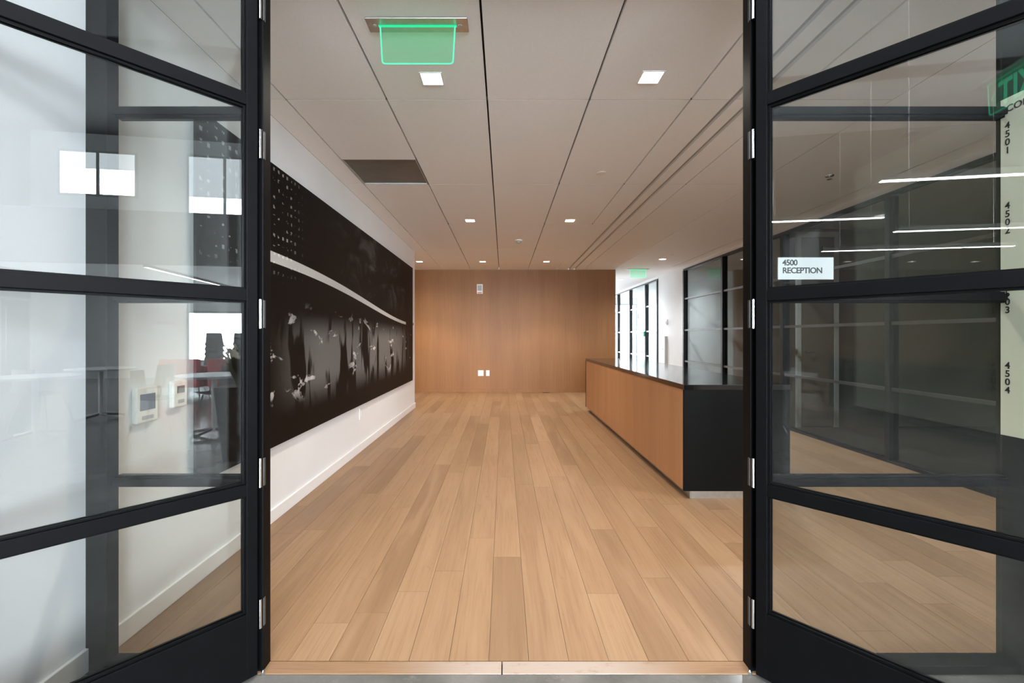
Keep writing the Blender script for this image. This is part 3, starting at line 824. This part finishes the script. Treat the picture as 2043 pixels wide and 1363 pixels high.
# round table
def round_table(loc, label, rad=.40):
    r = thing('round_table', label, 'table', loc, .4, group='round lobby tables')
    bm = bmesh.new(); add_lathe(bm, [(rad - .03, .712), (rad, .735), (rad, .74), (rad - .004, .743)], 48); obj('tabletop', bm, 'tabletop_white', r)
    bm = bmesh.new(); add_lathe(bm, [(.05, .06), (.03, .1), (.03, .70), (.09, .711)], 20); obj('pedestal', bm, 'grey_plastic', r)
    for k in range(4):
        a = k * math.pi / 2
        bm = bmesh.new(); add_tube(bm, (.03 * math.cos(a), .03 * math.sin(a), .075), (.33 * math.cos(a), .33 * math.sin(a), .022), .02, .014)
        add_lathe(bm, [(.014, 0), (.014, .012)], 10, .32 * math.cos(a), .32 * math.sin(a)); obj('foot', bm, 'dark_plastic', r)
round_table((3.42, -.36, 0), 'round white lobby table mirrored beside the left door hinge')
round_table((4.85, -2.48, 0), 'round white lobby table mirrored in the middle of the left door')
round_table((3.55, -2.35, 0), 'round white lobby table mirrored at the left picture edge')
def shell_chair(name, label, loc, rz, mat, group):
    r = thing(name, label, 'chair', loc, rz, group)
    bm = bmesh.new()
    prof = [(-.22, .445), (-.16, .435), (0, .425), (.14, .435), (.20, .47), (.235, .56), (.25, .68), (.26, .79)]
    g = []
    for i, (y, z) in enumerate(prof):
        row = []
        for k in range(7):
            t = (k - 3) / 3
            w = .225 if i < 5 else .215 - .012 * (i - 4)
            row.append(bm.verts.new((t * w, y - (.05 * t * t if i > 4 else 0), z + (.035 * t * t if i < 5 else 0))))
        g.append(row)
    for a, c in zip(g, g[1:]):
        for k in range(6): bm.faces.new((a[k], a[k + 1], c[k + 1], c[k]))
    bmesh.ops.solidify(bm, geom=list(bm.faces), thickness=.012)
    obj('seat_shell', bm, mat, r, True)
    for sx in (-1, 1):
        for sy in (-1, 1):
            bm = bmesh.new(); add_tube(bm, (sx * .15, sy * .13, .425), (sx * .23, sy * .22, 0), .011, .008, 8); obj('leg', bm, 'chair_shell_black', r)
    return r
bc = shell_chair('shell_chair', 'black shell chair behind the table mirrored by the door hinge', (4.05, -.55, 0), -1.2, 'chair_shell_black', 'black lobby chairs')
for (x, y, a, l) in ((3.55, -1.05, 3.0, 'black shell chair tucked at the side of the first mirrored table'), (4.2, -2.75, 1.9, 'black shell chair at the second mirrored table'),
                     (4.95, -1.85, .2, 'black shell chair facing the second mirrored table from the doors'), (3.2, -2.95, 2.7, 'black shell chair at the table mirrored at the picture edge')):
    c = copy_tree(bc); c.location = (x, y, 0); c.rotation_euler = (0, 0, a); c['label'] = l
gc = None
for si, (x, y) in enumerate(((10.0, -3.1), (10.0, -2.45))):
    for k in range(5):
        if gc is None:
            gc = shell_chair('stacking_chair', '', (x, y, 0), math.pi / 2, 'chair_shell_grey', 'stacked grey lobby chairs'); c = gc
        else: c = copy_tree(gc)
        c.location = (x + .012 * k, y, .125 * k)
        c['label'] = 'grey stacking chair, %s up in the stack %s' % (('lowest', 'second', 'third', 'fourth', 'topmost')[k], ('nearer the rear', 'nearer the doors')[si])
# red armchairs
def armchair(loc, rz, label):
    r = thing('armchair', label, 'armchair', loc, rz, 'red lobby armchairs')
    bm = bmesh.new(); add_box(bm, -.33, .33, -.33, .30, .16, .42, bev=.03); obj('seat', bm, 'red_upholstery', r)
    bm = bmesh.new(); add_box(bm, -.38, .38, .30, .42, .16, .74, bev=.04); obj('backrest', bm, 'red_upholstery', r)
    for s in (-1, 1):
        bm = bmesh.new(); add_box(bm, min(s * .33, s * .42), max(s * .33, s * .42), -.33, .30, .16, .60, bev=.03); obj('armrest', bm, 'red_upholstery', r)
        for q in (-.28, .36):
            bm = bmesh.new(); add_tube(bm, (s * .34, q, .16), (s * .36, q, 0), .014); obj('leg', bm, 'chair_shell_black', r)
armchair((7.9, -2.75, 0), math.pi / 2, 'red armchair nearer the rear of the lobby')
armchair((7.9, -1.85, 0), math.pi / 2, 'red armchair nearer the doors in the lobby')
# tall planter
pn = thing('tall_planter', 'tall tapered dark planter mirrored at the left door hinge', 'planter', (2.22, .40, 0))
bm = bmesh.new()
a = [bm.verts.new(p) for p in ((-.12, -.12, 0), (.12, -.12, 0), (.12, .12, 0), (-.12, .12, 0))]
c = [bm.verts.new(p) for p in ((-.18, -.18, .72), (.18, -.18, .72), (.18, .18, .72), (-.18, .18, .72))]
bm.faces.new(a[::-1]); bm.faces.new(c)
for k in range(4): bm.faces.new((a[k], a[(k + 1) % 4], c[(k + 1) % 4], c[k]))
obj('pot', bm, 'charcoal', pn)
for k in range(16):
    an = k * 2.4; ln = .28 + .12 * ((k * 7) % 5) / 5; up = .25 + .03 * (k % 6)
    bm = bmesh.new()
    d = Vector((math.cos(an), math.sin(an), 0)); s_ = Vector((-d.y, d.x, 0))
    pts = []
    for t in (0, .25, .5, .75, 1):
        w = .035 * math.sin(math.pi * min(1, t + .12)) + .002
        p = d * (.04 + ln * t * .55) + Vector((0, 0, .72 + up * math.sin(t * 2.2)))
        pts.append((bm.verts.new(p - s_ * w), bm.verts.new(p + s_ * w)))
    for q, w in zip(pts, pts[1:]): bm.faces.new((q[0], q[1], w[1], w[0]))
    obj('leaf', bm, 'leaf_green', pn, True)
print('planks', planks)
